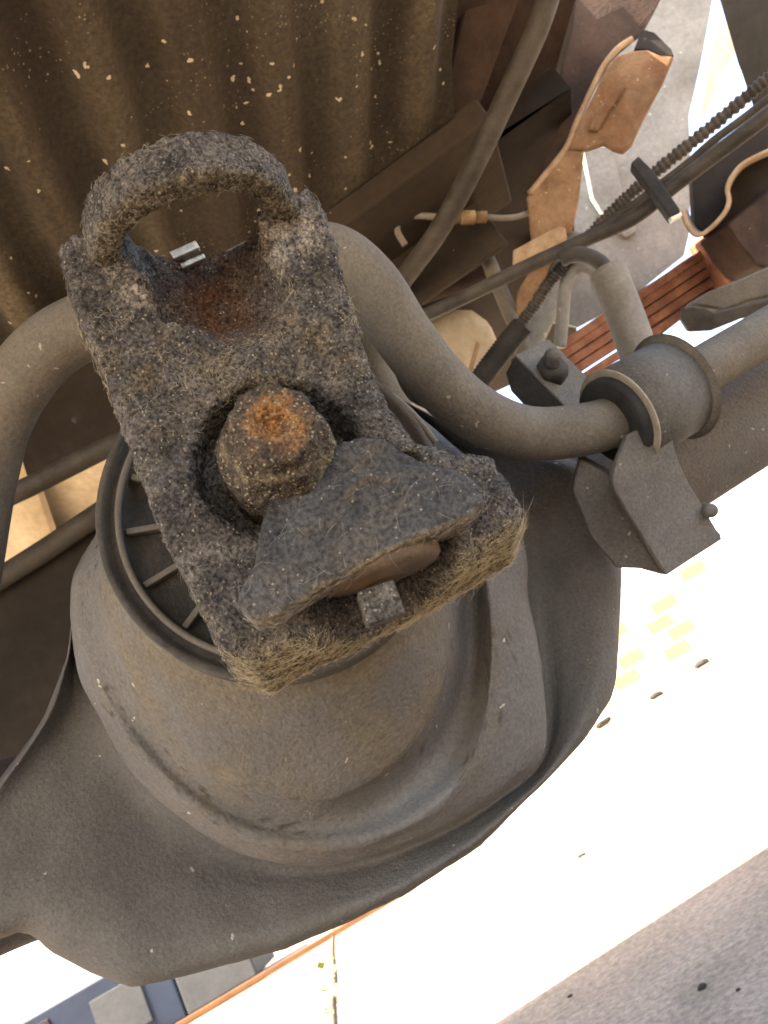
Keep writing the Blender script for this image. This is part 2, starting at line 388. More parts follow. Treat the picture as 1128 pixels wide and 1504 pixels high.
def yoke_sdf(U, Vv, T):
    F2 = np.empty_like(U)
    for k in range(U.shape[2]):
        t = T[0, 0, k]; a = np.clip(-t/TH, 0, 1)
        F2[:, :, k] = poly_sdf(U[:, :, k], Vv[:, :, k], front_uv*(1-a)+back_uv*a)
    vm = (Vv-NUTC[1])
    # front surface: shoulders at 0, hollow round the nut
    dip = -.0035*np.exp(-((vm-.012)/.022)**2)*np.exp(-((U-NUTC[0])/.05)**2)
    d = smax(F2, smax(T-dip, -T-TH, .003), .0045)
    # neck behind
    rr = np.hypot(U-NUTC[0], Vv-NUTC[1])
    d = smin(d, np.maximum(rr-.030, np.maximum(T+.015, -T-.075)), .006)
    # pocket for the nut
    d = smax(d, -smax(rr-.0208, -T-.020, .003), .003)
    # upper bore along v
    rb = np.hypot(U-BC[0], T-.000)
    tip = BC[1]-.020
    bore = smax(rb-BR-.35*np.clip(Vv-(top_v-.004), 0, .02)*0, (tip-Vv)-.35*(BR-rb), .004)
    d = smax(d, -bore, .0022)
    # V-shaped run-out below the bore
    cone = np.hypot(U-BC[0]-.004, T-.002) - np.clip(.0165-(tip-Vv)*1.0, -.01, .0165)
    d = smax(d, -smax(cone, Vv-tip-.004, .004), .003)
    # lower bore, with a shallow mouth left in the lip
    rl = np.hypot(U-LC[0], T+.001)
    lo = LC[1]-.0175
    d = smax(d, -smax(rl-LR_-.001, smax(lo-Vv, Vv-LC[1]-.02, .002), .002), .0018)
    d = smax(d, -smax(np.abs(U-LC[0])-.0135, smax(-T-.006, Vv-LC[1], .001), .002), .0018)
    return d
def crust_mask(v):
    u, w, t = v.T; nz = NZ.fbm(v, 220, 3); cr = 0
    for (cu, cv), rad in ((yloc(205, 408), .0085), (yloc(420, 325), .010), (yloc(250, 440), .0065), (yloc(400, 370), .007), (yloc(455, 350), .006)):
        cr = np.maximum(cr, np.clip(1.25-np.hypot((u-cu), (w-cv))/rad + nz*.6, 0, 1))
    return np.clip(cr*(t > -.007), 0, 1)
def yoke_disp(v):
    a = NZ.fbm(v, 230, 2)*.00035 + NZ.fbm(v+3.1, 900, 2)*.00062 + np.clip(NZ(v+7, 420)-.25, 0, 1)*.0009
    cm = crust_mask(v)
    return a + np.clip(NZ(v, 90), 0, 1)*.0006 + cm*(np.abs(NZ.fbm(v+11, 420, 3))*.0022-.0002)
def yoke_attr(v, n):
    u, w, t = v.T
    rb = np.hypot(u-BC[0], t)
    rust = ((rb < BR+.0012) & (w > top_v-.030) & (t < -.002)).astype(float)*np.clip(.8+NZ(v, 200)*.6, 0, 1)
    rust = rust*np.clip(1.2-np.abs(u-BC[0])/.014, 0, 1)
    nz = NZ.fbm(v, 220, 3)
    cr = crust_mask(v)*np.clip(.75+NZ.fbm(v+8, 500, 2)*1.2, 0, 1)
    dust = np.clip(-n[:, 1]*1.6-.25, 0, 1)*(w < .05) + np.clip(1-np.abs(w-(NUTC[1]+.028))/.026, 0, 1)*np.clip(.35+NZ.fbm(v+5, 130, 3), 0, .8)*(t > -.008)
    return {'rust': rust, 'crust': np.clip(cr, 0, 1), 'dust': np.clip(dust*np.clip(.75+NZ(v, 300)*.6, 0, 1), 0, 1)}
allp = np.concatenate([front_uv, back_uv])
lo = (allp[:, 0].min()-.004, allp[:, 1].min()-.004, -.078); hi = (allp[:, 0].max()+.004, allp[:, 1].max()+.006, .006)
yb, yv_, yf_, yn_ = sdf_mesh('yoke_body', yoke_sdf, lo, hi, .00066, MAT['yoke'], yoke, yoke_disp, yoke_attr)

# upper bearing strap: half ring bulging forward, with flattened ends
def strap_sdf(U, Vv, T):
    ru = (U-BC[0])/1.04; r = np.hypot(ru, T+.001)
    bandc = top_v+.0045 + .10*(U-BC[0])*0
    d = smax(np.abs(r-.0225)-.0042, np.abs(Vv-bandc)-.0062, .003)
    d = np.maximum(d, -T-.0035)
    return d
def strap_disp(v): return NZ.fbm(v+9, 240, 3)*.0006 + NZ.fbm(v+2, 800, 2)*.0004 + NZ(v+4, 70)*.0009
def strap_attr(v, n): return {'dust': np.clip(-n[:, 1]*1.2-.1+NZ(v, 250)*.4, 0, .9), 'crust': np.zeros(len(v)), 'rust': np.zeros(len(v))}
us, uv_, uf_, un_ = sdf_mesh('bearing_strap', strap_sdf, (BC[0]-.033, top_v-.008, -.006), (BC[0]+.033, top_v+.016, .030), .0007, MAT['yoke'], yoke, strap_disp, strap_attr)
# bright snap ring piece in the upper saddle
sc = yw(BC[0]-.004, top_v+.0085, -.0158)
SW = YW*.97+YE*.2; SE_ = YE*.97-YW*.2
sr = box('snap_ring_tab', sc, (SW, SE_, YN), (.0042, .0014, .0012), MAT['snap'], yoke, .0004)
sr2 = box('snap_ring_tab', sc - SE_*.0036+SW*.0006-YN*.001, (SW, SE_, YN), (.0038, .0009, .0012), MAT['snap'], yoke, .0004)

# lower bearing strap: stepped clamp over the bearing cap
c2 = lambda x, y: (240+x*.4965, 540+y*.4965)
TF = .013
face_uv = np.array([yloc(*c2(*p), TF) for p in [(215,700),(222,645),(265,585),(330,520),(390,430),(450,382),(540,325),(690,283),(760,288),(860,300),(935,340),(952,400),(910,450),(850,468),(700,538),(560,602),(480,645),(400,695),(330,745),(265,750)]])
crest_uv = np.array([yloc(*c2(*p), .004) for p in [(255,640),(285,450),(310,385),(350,325),(430,258),(520,218),(575,200),(650,208),(720,250),(800,290),(900,340),(880,440),(700,520),(480,620),(330,700)]])
pad_c = yloc(*c2(285, 670), .010); pad_r = yloc(*c2(890, 385), .010)
hb = yloc(*c2(628, 410), TF)
def lower_sdf(U, Vv, T):
    dome = .0022*np.exp(-(((U-hb[0])/.018)**2))
    d = smax(poly_sdf(U[:, :, 0], Vv[:, :, 0], face_uv)[:, :, None]+np.zeros_like(U), smax(T-TF-dome, -T-.002, .002), .0020)
    c = smax(poly_sdf(U[:, :, 0], Vv[:, :, 0], crest_uv)[:, :, None]+np.zeros_like(U), smax(T-.0034, -T-.006, .002), .0012)
    d = smin(d, c, .0006)
    # hollow under the arch
    bore = np.hypot(U-LC[0], T+.001)-.0112
    d = smax(d, -np.maximum(bore, Vv-LC[1]-.001), .0015)
    # shallow hex dent
    q = np.maximum(np.abs(U-hb[0]), np.abs((U-hb[0])*.5+(Vv-hb[1])*.866)); q = np.maximum(q, np.abs((U-hb[0])*.5-(Vv-hb[1])*.866))
    d = smax(d, -smax(q-.0058, (TF+dome-.0009)-T, .0008), .0008)
    return d
lo2 = (face_uv[:, 0].min()-.004, min(face_uv[:, 1].min(), crest_uv[:, 1].min())-.004, -.008); hi2 = (face_uv[:, 0].max()+.004, max(face_uv[:, 1].max(), crest_uv[:, 1].max())+.004, .020)
def low_disp(v): return NZ.fbm(v+19, 260, 3)*.00028 + NZ.fbm(v+2, 900, 2)*.00022 + NZ(v+4, 60)*.0004
def low_attr(v, n): return {'dust': np.clip(-n[:, 1]*1.4-.3+NZ(v, 250)*.4, 0, 1)}
ls, lv_, lf_, ln_ = sdf_mesh('bearing_strap', lower_sdf, lo2, hi2, .0007, MAT['strap'], yoke, low_disp, low_attr)
# bearing cap, seen end-on from below
capo = yw(LC[0], LC[1]-.0085, -.001)
cap = lathe('bearing_cap', capo, YE, [(0, 0), (.004, 0), (.0045, -.0006), (.0055, -.0006), (.006, 0), (.0105, .0002), (.0135, .0006), (.0148, .002), (.0148, .009), (0, .009)], MAT['cap'], yoke, 48, ref=YN)
box('locating_lug', yw(yloc(557, 890)[0], yloc(557, 890)[1], .0018), (YW, YE, YN), (.0044, .0040, .0042), MAT['yoke'], yoke, .0006)
# nut
NT = .0185
def nut_sdf(U, Vv, T):  # hex nut with the staked shaft end standing out of it
    x, y = U-NUTC[0], Vv-NUTC[1]; r = np.hypot(x, y)
    h = np.maximum(np.abs(x*.966+y*.259), np.maximum(np.abs(x*.259+y*.966), np.abs(x*.707-y*.707)))
    body = smax(h*.8+r*.2-.0112, smax(T-NT+.0055, -T-.022, .002), .0018)
    base = smax(r-.0140, smax(T-.004, -T-.022, .001), .003)
    d = smin(body, base, .003)
    stud = smax(r-.0096, smax(T-NT, -T, .001), .0012)
    d = smin(d, stud, .0012)
    return smax(d, -((r-(.0040-(NT-T)*.8))*.78), .0010)
def nut_disp(v): return NZ.fbm(v+29, 400, 3)*.0004 + NZ.fbm(v+2, 1100, 2)*.0003 + NZ(v+1, 130)*.0003
def nut_attr(v, n):
    r = np.hypot(v[:, 0]-NUTC[0], v[:, 1]-NUTC[1])
    return {'rust': np.clip(1.25-r/.0068+NZ.fbm(v, 330, 3)*.6, 0, 1)*(v[:, 2] > NT-.007)}
nu, nv_, nf_, nn_ = sdf_mesh('pinion_nut', nut_sdf, (NUTC[0]-.019, NUTC[1]-.019, -.024), (NUTC[0]+.019, NUTC[1]+.019, .022), .0006, MAT['nut'], yoke, nut_disp, nut_attr)

# loose plant fibres caught in the grease
def fibres(name, v, f, n, count, weight, mat, parent, ln=(.003, .009), rad=.00007, lift=.35, seed=1):
    rg = np.random.default_rng(seed); f = np.asarray(f)
    c = v[f].mean(1); nn = n[f].mean(1); nn /= np.linalg.norm(nn, axis=1)[:, None]+1e-9
    w = weight(c, nn); w = w/w.sum(); pick = rg.choice(len(f), count, p=w)
    p = c[pick]; no = nn[pick]
    d = rg.normal(size=(count, 3)); d -= no*(d*no).sum(1)[:, None]; d /= np.linalg.norm(d, axis=1)[:, None]
    d = d + no*rg.uniform(0, lift, count)[:, None]; k = np.cross(no, d)*rg.uniform(-1, 1, count)[:, None] - no*rg.uniform(0, .5, count)[:, None]
    L = rg.uniform(*ln, count)*rg.uniform(.4, 1, count); SEG = 5
    pts = [p + no*.0004 + d*(L*s/(SEG-1))[:, None] + k*(L*(s/(SEG-1))**2)[:, None]*.8 for s in range(SEG)]
    a = np.cross(d, rg.normal(size=(count, 3))); a /= np.linalg.norm(a, axis=1)[:, None]; b = np.cross(d, a); b /= np.linalg.norm(b, axis=1)[:, None]
    V_ = []
    for s in range(SEG):
        rr = rad*(1-.5*abs(2*s/(SEG-1)-1))
        for j in range(3):
            th = 2*math.pi*j/3; V_.append(pts[s] + rr*(math.cos(th)*a+math.sin(th)*b))
    V_ = np.stack(V_, 1).reshape(-1, 3); F_ = []
    base = np.arange(count)*SEG*3
    for s in range(SEG-1):
        for j in range(3):
            j2 = (j+1) % 3
            F_.append(np.stack([base+s*3+j, base+s*3+j2, base+(s+1)*3+j2, base+(s+1)*3+j], 1))
    o = mesh(name, yw(V_[:, 0], V_[:, 1], V_[:, 2]), np.concatenate(F_), mat, parent); o['kind'] = 'stuff'; return o
def wy(c, n):
    u, w, t = c.T
    mid = np.clip(1-np.abs(w-(NUTC[1]+.026))/.03, 0, 1)*(t > -.006)*1.0
    bot = np.clip(-n[:, 1]*1.5-.3, 0, 1)*(w < NUTC[1]-.01)*(t > -.03)*1.6
    edge = (t > -.02)*.18
    cl_ = np.clip(.3+NZ.fbm(c, 110, 3)*1.3, 0, 1)**2
    return (mid+edge)*cl_+bot+1e-6
fibres('dry_fibres', yv_, yf_, yn_, 5200, wy, MAT['fibre'], yoke, (.0006, .0034), .00004, .4, 2)
def wbot(c, n): return np.clip(-n[:, 1]*1.5-.4, 0, 1)*(c[:, 1] < NUTC[1]-.01)*(c[:, 2] > -.03)+1e-9
fibres('dry_fibres', yv_, yf_, yn_, 1500, wbot, MAT['fibre'], yoke, (.002, .0085), .000042, .3, 3)
fibres('dry_fibres', uv_, uf_, un_, 1000, lambda c, n: (.25+np.clip(n[:, 2]-n[:, 1], 0, 2)), MAT['fibre_grey'], yoke, (.001, .0032), .00005, .35, 4)
fibres('dry_fibres', lv_, lf_, ln_, 420, lambda c, n: (.15+np.clip(-n[:, 1], 0, 1)*1.5)*(c[:, 2] > .002)+1e-9, MAT['fibre_grey'], yoke, (.002, .0075), .000045, .25, 5)

# ================================================================== REAR AXLE
axle = thing('rear_axle', P(405, 1330, .36), 'dusty grey rear axle with bulging differential housing behind the yoke', 'axle')
def ndep(px, py, D): return D*.957/(.957 - n_c[0]*(px-564)/FPX - n_c[1]*(752-py)/FPX)
CX, CY = 405, 745
K5 = [(405,500),(500,510),(600,580),(700,645),(800,660),(880,690),(910,780),(912,860),(905,1000),(895,1030),(860,1085),(800,1150),(700,1245),(590,1315),(500,1357),(420,1393),(300,1425),(215,1446),(195,1448),(140,1428),(68,1394),(60,1380),(30,1366),(-60,1405),(-100,1290),(-25,1175),(40,1098),(62,1058),(92,970),(98,900),(100,850),(110,830),(150,760),(185,690),(230,600),(320,520)]
K3 = [(405,505),(500,520),(600,600),(690,680),(745,735),(768,780),(776,830),(773,880),(786,930),(798,1000),(803,1080),(800,1118),(760,1150),(700,1190),(640,1222),(560,1255),(480,1271),(400,1266),(330,1243),(270,1205),(215,1160),(175,1105),(145,1050),(118,1008),(108,960),(104,900),(106,850),(150,770),(190,690),(240,600),(320,530)]
K2 = [(405,510),(500,525),(595,610),(660,700),(700,780),(715,850),(724,930),(722,1000),(712,1060),(690,1130),(640,1185),(560,1230),(480,1247),(400,1242),(335,1217),(280,1182),(225,1130),(185,1080),(155,1030),(130,985),(118,940),(114,890),(116,850),(155,775),(192,695),(240,605),(320,535)]
K1 = [(405,520),(500,530),(590,620),(640,700),(660,790),(663,880),(660,960),(652,1020),(625,1075),(590,1120),(540,1160),(480,1182),(420,1180),(360,1165),(310,1140),(265,1100),(225,1050),(190,1000),(165,950),(150,900),(148,850),(160,790),(195,700),(240,610),(320,540)]
NA = 300
TH_ = np.arange(NA)*2*math.pi/NA
def polar(poly, sm):
    p = np.array(poly, float); a = np.unwrap(np.arctan2(p[:, 0]-CX, -(p[:, 1]-CY))); q = np.concatenate([p, p[:1]])
    # dense sampling of the closed outline, then radius by angle
    d = np.concatenate([q[i]+(q[i+1]-q[i])*np.linspace(0, 1, 60, endpoint=False)[:, None] for i in range(len(p))])
    an = np.mod(np.arctan2(d[:, 0]-CX, -(d[:, 1]-CY)), 2*math.pi); ra = np.hypot(d[:, 0]-CX, d[:, 1]-CY)
    o = np.argsort(an); r = np.interp(TH_, an[o], ra[o], period=2*math.pi)
    k = np.exp(-.5*(np.arange(-12, 13)/max(sm, .01))**2); k /= k.sum()
    return np.convolve(np.concatenate([r[-12:], r, r[:12]]), k, 'valid')
K1, K2, K3, K5 = polar(K1, 4), polar(K2, 3.5), polar(K3, 2.0), polar(K5, .6)
r0 = np.full(NA, 232.0); r0 = np.minimum(r0, K1*.97)
wv = np.clip((K3-K1-60)/70, 0, 1); wv = np.convolve(np.concatenate([wv[-8:], wv, wv[:8]]), np.ones(17)/17, 'valid')
wt = np.clip((K5-K3-9)/16, 0, 1); wt = np.convolve(np.concatenate([wt[-6:], wt, wt[:6]]), np.ones(13)/13, 'valid')
K5 = (K3*.985)*(1-wt)+K5*wt; one = np.ones(NA); mixw = lambda a, b, w: a*(1-w)+b*w
layers = [(r0*.5, .276*one), (r0*.9, .277*one), (r0, .279*one), (r0*.5+K1*.5, .297*one), (K1*.97, .313*one), (K1, mixw(.319, .326, wv)), (K1+.3*(K2-K1), mixw(.325, .3425, wv)), (K1+.6*(K2-K1), mixw(.330, .3435, wv)),
          (K2*.985, mixw(.334, .332, wv)), (K2*1.01, mixw(.338, .330, wv)), (K2+.5*(K3-K2), mixw(.343, .338, wv)), (K2+.88*(K3-K2), mixw(.349, .346, wv)), (K3, .357*one), (K3*(1-.002*wt), .364*one), (K3*(1-.03*wt), .388*one), (K3*(1-.015*wt)+.02*(K5-K3), .405*one), (K3+.12*(K5-K3), .411*one), (K3+.4*(K5-K3), .403*one), (K3+.75*(K5-K3), .394*one), (K3+.93*(K5-K3), .397*one), (K5, .409*one), (K5, .420*one), (K5*.98, .428*one), (K5*.94, .46*one), (K5*.75, .53*one), (K5*.35, .57*one)]
rings = np.array([np.stack([CX+rad*np.sin(TH_), CY-rad*np.cos(TH_), D], 1) for rad, D in layers])
fine = np.stack([catmull(rings[:, a], 6) for a in range(NA)], 1)
LN = fine.shape[0]
hv = np.array([[P(px, py, ndep(px, py, D)) for px, py, D in row] for row in fine])
flat = hv.reshape(-1, 3)
hf = np.array([(i*NA+j, i*NA+(j+1) % NA, (i+1)*NA+(j+1) % NA, (i+1)*NA+j) for i in range(LN-1) for j in range(NA)])
hn = vnormals(flat, hf)
pp = fine.reshape(-1, 3)
disp = NZ.fbm(flat, 30, 3)*.0008 + NZ.fbm(flat, 260, 2)*.00022 + np.clip(NZ.fbm(flat+2, 480, 2), 0, 1)*.0006*(pp[:, 2] < .335)*np.clip(.5+NZ(flat, 60), 0, 1)
# raised casting boss on the right rear face and a faint ring on the left
def bump(px, py, r, h, ring=False):
    q = np.hypot(pp[:, 0]-px, pp[:, 1]-py)/r
    prof = np.exp(-((q-1)/.22)**2) if ring else np.clip((1-q)*4, 0, 1)
    return h*prof*((pp[:, 2] > .372) & (pp[:, 2] < .43))
disp += bump(850, 845, 30, .0022) + bump(90, 1270, 55, .0007, True)
sgn = np.sign((hn*(CAM-flat)).sum(1).mean())
flat = flat + hn*(disp*sgn)[:, None]
nz = NZ.fbm(flat, 55, 3); nzf = NZ.fbm(flat*np.array([1, 1, 1.0]), 260, 3)
chip = np.clip((NZ.fbm(flat+3, 380, 2)-.58)*8, 0, 1)*(pp[:, 2] < .338)*np.clip(.3+nz*1.2, 0, 1)
tan = np.clip(.55+nz*.8-(pp[:, 2]-.30)/.05, 0, 1)*(pp[:, 1] > 850)
mesh('differential_housing', flat, hf if sgn > 0 else hf[:, ::-1], MAT['housing'], axle, attrs={'chip': chip, 'tan': tan})
# axle tubes
lt = catmull([P(120, 1215, .45), P(-20, 1262, .405), P(-150, 1325, .365), P(-420, 1460, .335)], 8)
v, f = sweep(lt, np.linspace(.050, .042, len(lt)), 40); mesh('axle_tube', v, f, MAT['housing'], axle, attrs={'chip': np.zeros(len(v)), 'tan': np.zeros(len(v))})
rt_ = catmull([P(800, 780, .455), P(900, 706, .47), P(1100, 585, .50), P(1500, 350, .57)], 6)
v, f = sweep(rt_, np.linspace(.045, .042, len(rt_)), 40); mesh('axle_tube', v, f, MAT['housing'], axle, attrs={'chip': np.zeros(len(v)), 'tan': np.zeros(len(v))})
# seal ring
RC = P(403, 742, .262); RR = .0575
ring = lathe('seal_ring', RC, YN, [(.02, -.006), (.049, -.006), (.0505, -.002), (.0512, .001), (.0525, .001), (.0532, -.003), (.0555, -.003), (.0565, .0015), (.0585, .002), (.0592, .0), (.0595, -.012), (.056, -.016)], MAT['ring'], axle, 96, ref=YE)
for k in range(16):
    a = 2*math.pi*(k+.35)/16; d = math.cos(a)*YE + math.sin(a)*YW; s = np.cross(YN, d)
    box('ring_rib', RC + d*.040 + YN*(-.0035), (d, s, YN), (.010, .0011, .0022), MAT['rib'], ring, .0005)
for k in range(1):
    v, f = sweep(np.array([RC+YN*.0006+.0517*(math.cos(t)*YE+math.sin(t)*YW) for t in np.linspace(0, 2*math.pi, 97)]), .0012, 8, False)
    mesh('ring_bead', v, f, MAT['rib'], ring)

# ================================================================== SWAY BAR AND CLAMP
bar = thing('sway_bar', P(620, 640, .40), 'thick dusty grey bent bar arching behind the yoke', 'sway bar')
tube('bar_tube', [(-190,1750,.40),(-150,1450,.38),(-110,1220,.36),(-75,1010,.345),(-48,840,.335),(-25,700,.33),(5,600,.325),(62,520,.322),(130,478,.322),(220,455,.322),(320,430,.322),(400,392,.322),(480,375,.323),(540,415,.325),(592,492,.33),(645,560,.334),(705,610,.342),(775,636,.352),(850,632,.361),(905,617,.368),(960,588,.376),(1060,527,.392),(1250,415,.425)], [.0142,.0140,.0138,.0136,.0136,.0133,.0128,.0124,.0124,.0124], MAT['bar'], bar, 28, 12)
clamp = thing('sway_bar_clamp', P(985, 830, .44), 'grey steel clamp with black rubber bushing bolted over the bent bar', 'clamp')
ca, cb = P(893, 625, .366), P(1000, 563, .382); cd = (cb-ca); cl = np.linalg.norm(cd); cd /= cl; cc = (ca+cb)/2
hl = .0172
lathe('clamp_band', cc, cd, [(.0235, -hl), (.0247, -hl), (.0247, hl), (.0235, hl), (.0235, -hl)], MAT['clamp'], clamp, 56)
lathe('band_flange', cc - cd*(hl+.0002), cd, [(.0216, -.0012), (.0255, -.0012), (.0259, -.0006), (.0255, .0), (.0216, .0), (.0216, -.0012)], MAT['pale_edge'], clamp, 56)
lathe('band_flange', cc + cd*(hl+.0002), cd, [(.0222, 0), (.0226, 0), (.0281, .002), (.0226, .0045), (.0222, .0045), (.0222, 0)], MAT['bar'], clamp, 56)
lathe('rubber_bushing', cc, cd, [(.0123, -hl-.006), (.0209, -hl-.006), (.0223, -hl-.004), (.0226, hl+.003), (.0123, hl+.003)], MAT['rubber'], clamp, 56)
rows_ = [((918,640,.352),(985,603,.360)), ((897,702,.350),(986,652,.360)), ((913,742,.354),(1002,697,.364)), ((944,793,.358),(1028,742,.368)), ((976,845,.360),(1058,792,.370))]
Lr, Rr = catmull([r[0] for r in rows_], 6), catmull([r[1] for r in rows_], 6)
gp_ = np.array([[P(*(l+(r-l)*k/8)) for k in range(9)] for l, r in zip(Lr, Rr)]); nr_ = len(gp_)
cleg = mesh('clamp_leg', gp_.reshape(-1, 3), [(i*9+j, i*9+j+1, (i+1)*9+j+1, (i+1)*9+j) for i in range(nr_-1) for j in range(8)], MAT['clamp'], clamp)
so_ = cleg.modifiers.new('solid', 'SOLIDIFY'); so_.thickness = .0035; so_.offset = 1 if False else 0
bevel(cleg, .0008, 2, 50)
plate('clamp_base', [(850,672,0.3674),(900,700,0.3657),(942,790,0.3665),(976,846,0.3674),(940,836,0.3706),(905,835,0.3731),(868,790,0.3731),(840,720,0.3706)], .02, MAT['clamp'], clamp, .0015)
lathe('clamp_bolt', P(1040, 750, .366), -fw, [(0, .005), (.0025, .005), (.0034, .0036), (.0034, -.008), (0, -.008)], MAT['clamp'], clamp, 20)
plate('clamp_toe', [(1036,757,.372),(1062,787,.370),(1045,803,.368),(1022,800,.368),(1018,770,.370)], .010, MAT['clamp'], clamp, .0012)

# block with stud beside the clamp
blk = thing('bracket_block', P(800, 610, .48), 'dark block bracket with a threaded stud, between bent bar and leaf spring', 'bracket')
plate('bracket_plate', [(757,521,0.4230),(806,497,0.4365),(868,558,0.4428),(868,600,0.4302),(838,604,0.4194)], .006, MAT['clamp'], blk, .001)
plate('bracket_side', [(757,522,0.4232),(838,604,0.4196),(815,610,0.4248),(775,602,0.4302),(750,575,0.4320),(742,548,0.4302)], .02, MAT['rubber'], blk, .001)
st_ = P(810, 545, .4275); sdn = P(812, 520, .416)-st_; sdn /= np.linalg.norm(sdn)
lathe('mounting_nut', st_, sdn, [(0, .006), (.0075, .006), (.009, .004), (.0095, -.004), (0, -.004)], MAT['rubber'], blk, 6)
lathe('threaded_stud', st_, sdn, [(0, .016), (.003, .016), (.0045, .0135), (.0045, -.002), (0, -.002)], MAT['clamp'], blk, 20)

# ================================================================== UNDERBODY OVERHEAD
FZ = CAMZ+.45
def Fl(px, py, z=FZ): return G(px, py, z)
sA, sB = Fl(0, 660), Fl(645, 187)                       # end line of the ribs
def lin(t): return sA + (sB-sA)*t
aw = np.array([-.217, 1.013, 0]); aw /= np.linalg.norm(aw)
bed = thing('truck_bed_floor', lin(.5), 'ribbed brown truck bed floor overhead, speckled with pale dirt', 'truck floor')
nx, ny = 560, 44
T0, T1 = -1.95, 1.03; LEN = np.linalg.norm(sB-sA)
bv = []; STK = []
for j in range(ny+1):
    for i in range(nx+1):
        t = T0+(T1-T0)*i/nx; s = t*LEN
        ph = (s/.062) % 1.0; a = min(ph, 1-ph)*2
        h = .012*(1/(1+math.exp((a-.5)*12)))
        y = j/ny; base = lin(t)
        q = base - aw*(1-y)*(1.9) 
        fade = min(1, (1-y)*1.9/.02) if y > .95 else 1
        STK.append((a, s, y)); bv.append(q + vz*(h*fade) + vz*.0006*NZ(np.array([q*1.0]), 20)[0])
bf = [(j*(nx+1)+i, (j+1)*(nx+1)+i, (j+1)*(nx+1)+i+1, j*(nx+1)+i+1) for j in range(ny) for i in range(nx)]
STK = np.array(STK); bq = np.array(bv)
sn = NZ.fbm(np.stack([STK[:, 1]*22, STK[:, 2]*5, STK[:, 1]*0], 1), 1.0, 3); sn2 = NZ.fbm(bq+5, 9, 3); sn3 = NZ(np.stack([STK[:, 1]*9+3, STK[:, 2]*2, STK[:, 1]*0+5], 1), 1.0)
streak = np.clip((STK[:, 0]-.45)*1.6, 0, 1)*np.clip(.35+sn*.9+sn2*.4, 0, 1)
rusty = np.clip(sn3*1.4+sn2*.5-.1, 0, .8)
mesh('ribbed_panel', bv, bf, MAT['floor'], bed, attrs={'streak': streak, 'rusty': rusty})
xm = thing('floor_crossmember', lin(.5)+np.array([0, 0, -.05]), 'dark brown crossmember beam at the end of the floor ribs', 'beam')
ld = (sB-sA)/LEN; lp = np.cross(vz, ld)
if np.dot(lp, vy) < 0: lp = -lp
box('beam_body', lin(-.35)+lp*.063-vz*.007, (ld, lp, vz), (LEN*1.43, .06, .014), MAT['beam'], xm, .004)
box('beam_flange', lin(-.35)+lp*.09-vz*.045, (ld, lp, vz), (LEN*1.36, .004, .03), MAT['beam'], xm, .002)

# rear floor behind the crossmember, to the tail of the truck
rear = thing('rear_floor_panel', V(-.1, 1.0, FZ), 'dark unlit rear floor panel above the axle', 'truck floor')
YEND = 0.99
c1, c2_ = lin(-1.2)+lp*.1, lin(1.02)+lp*.1
quad = [lin(-1.95)+lp*.06, lin(1.25)+lp*.06, V(.62, YEND, 0), V(-1.3, YEND, 0)]
pv = [np.array([q[0], q[1], FZ]) for q in quad] + [np.array([q[0], q[1], FZ+.03]) for q in quad]
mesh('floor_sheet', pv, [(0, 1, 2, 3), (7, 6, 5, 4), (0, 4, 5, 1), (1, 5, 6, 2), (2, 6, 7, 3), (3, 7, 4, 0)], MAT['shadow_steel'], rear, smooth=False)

side = thing('floor_shade_panel', V(.3, .2, FZ+.06), 'dark sheet added above the frame rail at upper right to shade the conduit', 'truck floor')  # added sheet carrying the floor on, to keep sun off the conduit
q_ = [V(.12, -1.3, FZ+.045), V(.50, -1.3, FZ+.045), V(.46, .78, FZ+.045), V(.10, .60, FZ+.045)]
pv = q_ + [q+vz*.03 for q in q_]
mesh('side_sheet', pv, [(0, 1, 2, 3), (7, 6, 5, 4), (0, 4, 5, 1), (1, 5, 6, 2), (2, 6, 7, 3), (3, 7, 4, 0)], MAT['rust_dark'], side, smooth=False)
# right-hand dark frame rail, rod and inner web
rail = thing('frame_rail', P(700, 250, .8), 'dark rusted frame rail running up behind the rusty bracket', 'frame rail')
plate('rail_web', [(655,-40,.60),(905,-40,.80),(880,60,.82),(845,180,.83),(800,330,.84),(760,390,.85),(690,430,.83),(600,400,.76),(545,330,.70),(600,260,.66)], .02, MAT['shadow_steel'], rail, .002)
plate('rail_flange', [(690,-20,.60),(770,-20,.62),(700,170,.66),(645,270,.68),(640,200,.66)], .01, MAT['rust_dark'], rail, .002)
rod = thing('brake_conduit', P(650, 330, .6), 'long dark conduit rod running down beside the ribbed floor', 'conduit')
tube('conduit_tube', [(815,-40,.56),(790,40,.57),(745,140,.59),(705,225,.61),(672,290,.63),(640,345,.65),(600,400,.68),(560,455,.71),(520,510,.74)], .0088, MAT['hose'] if False else MAT['cable'], rod, 18, 8)

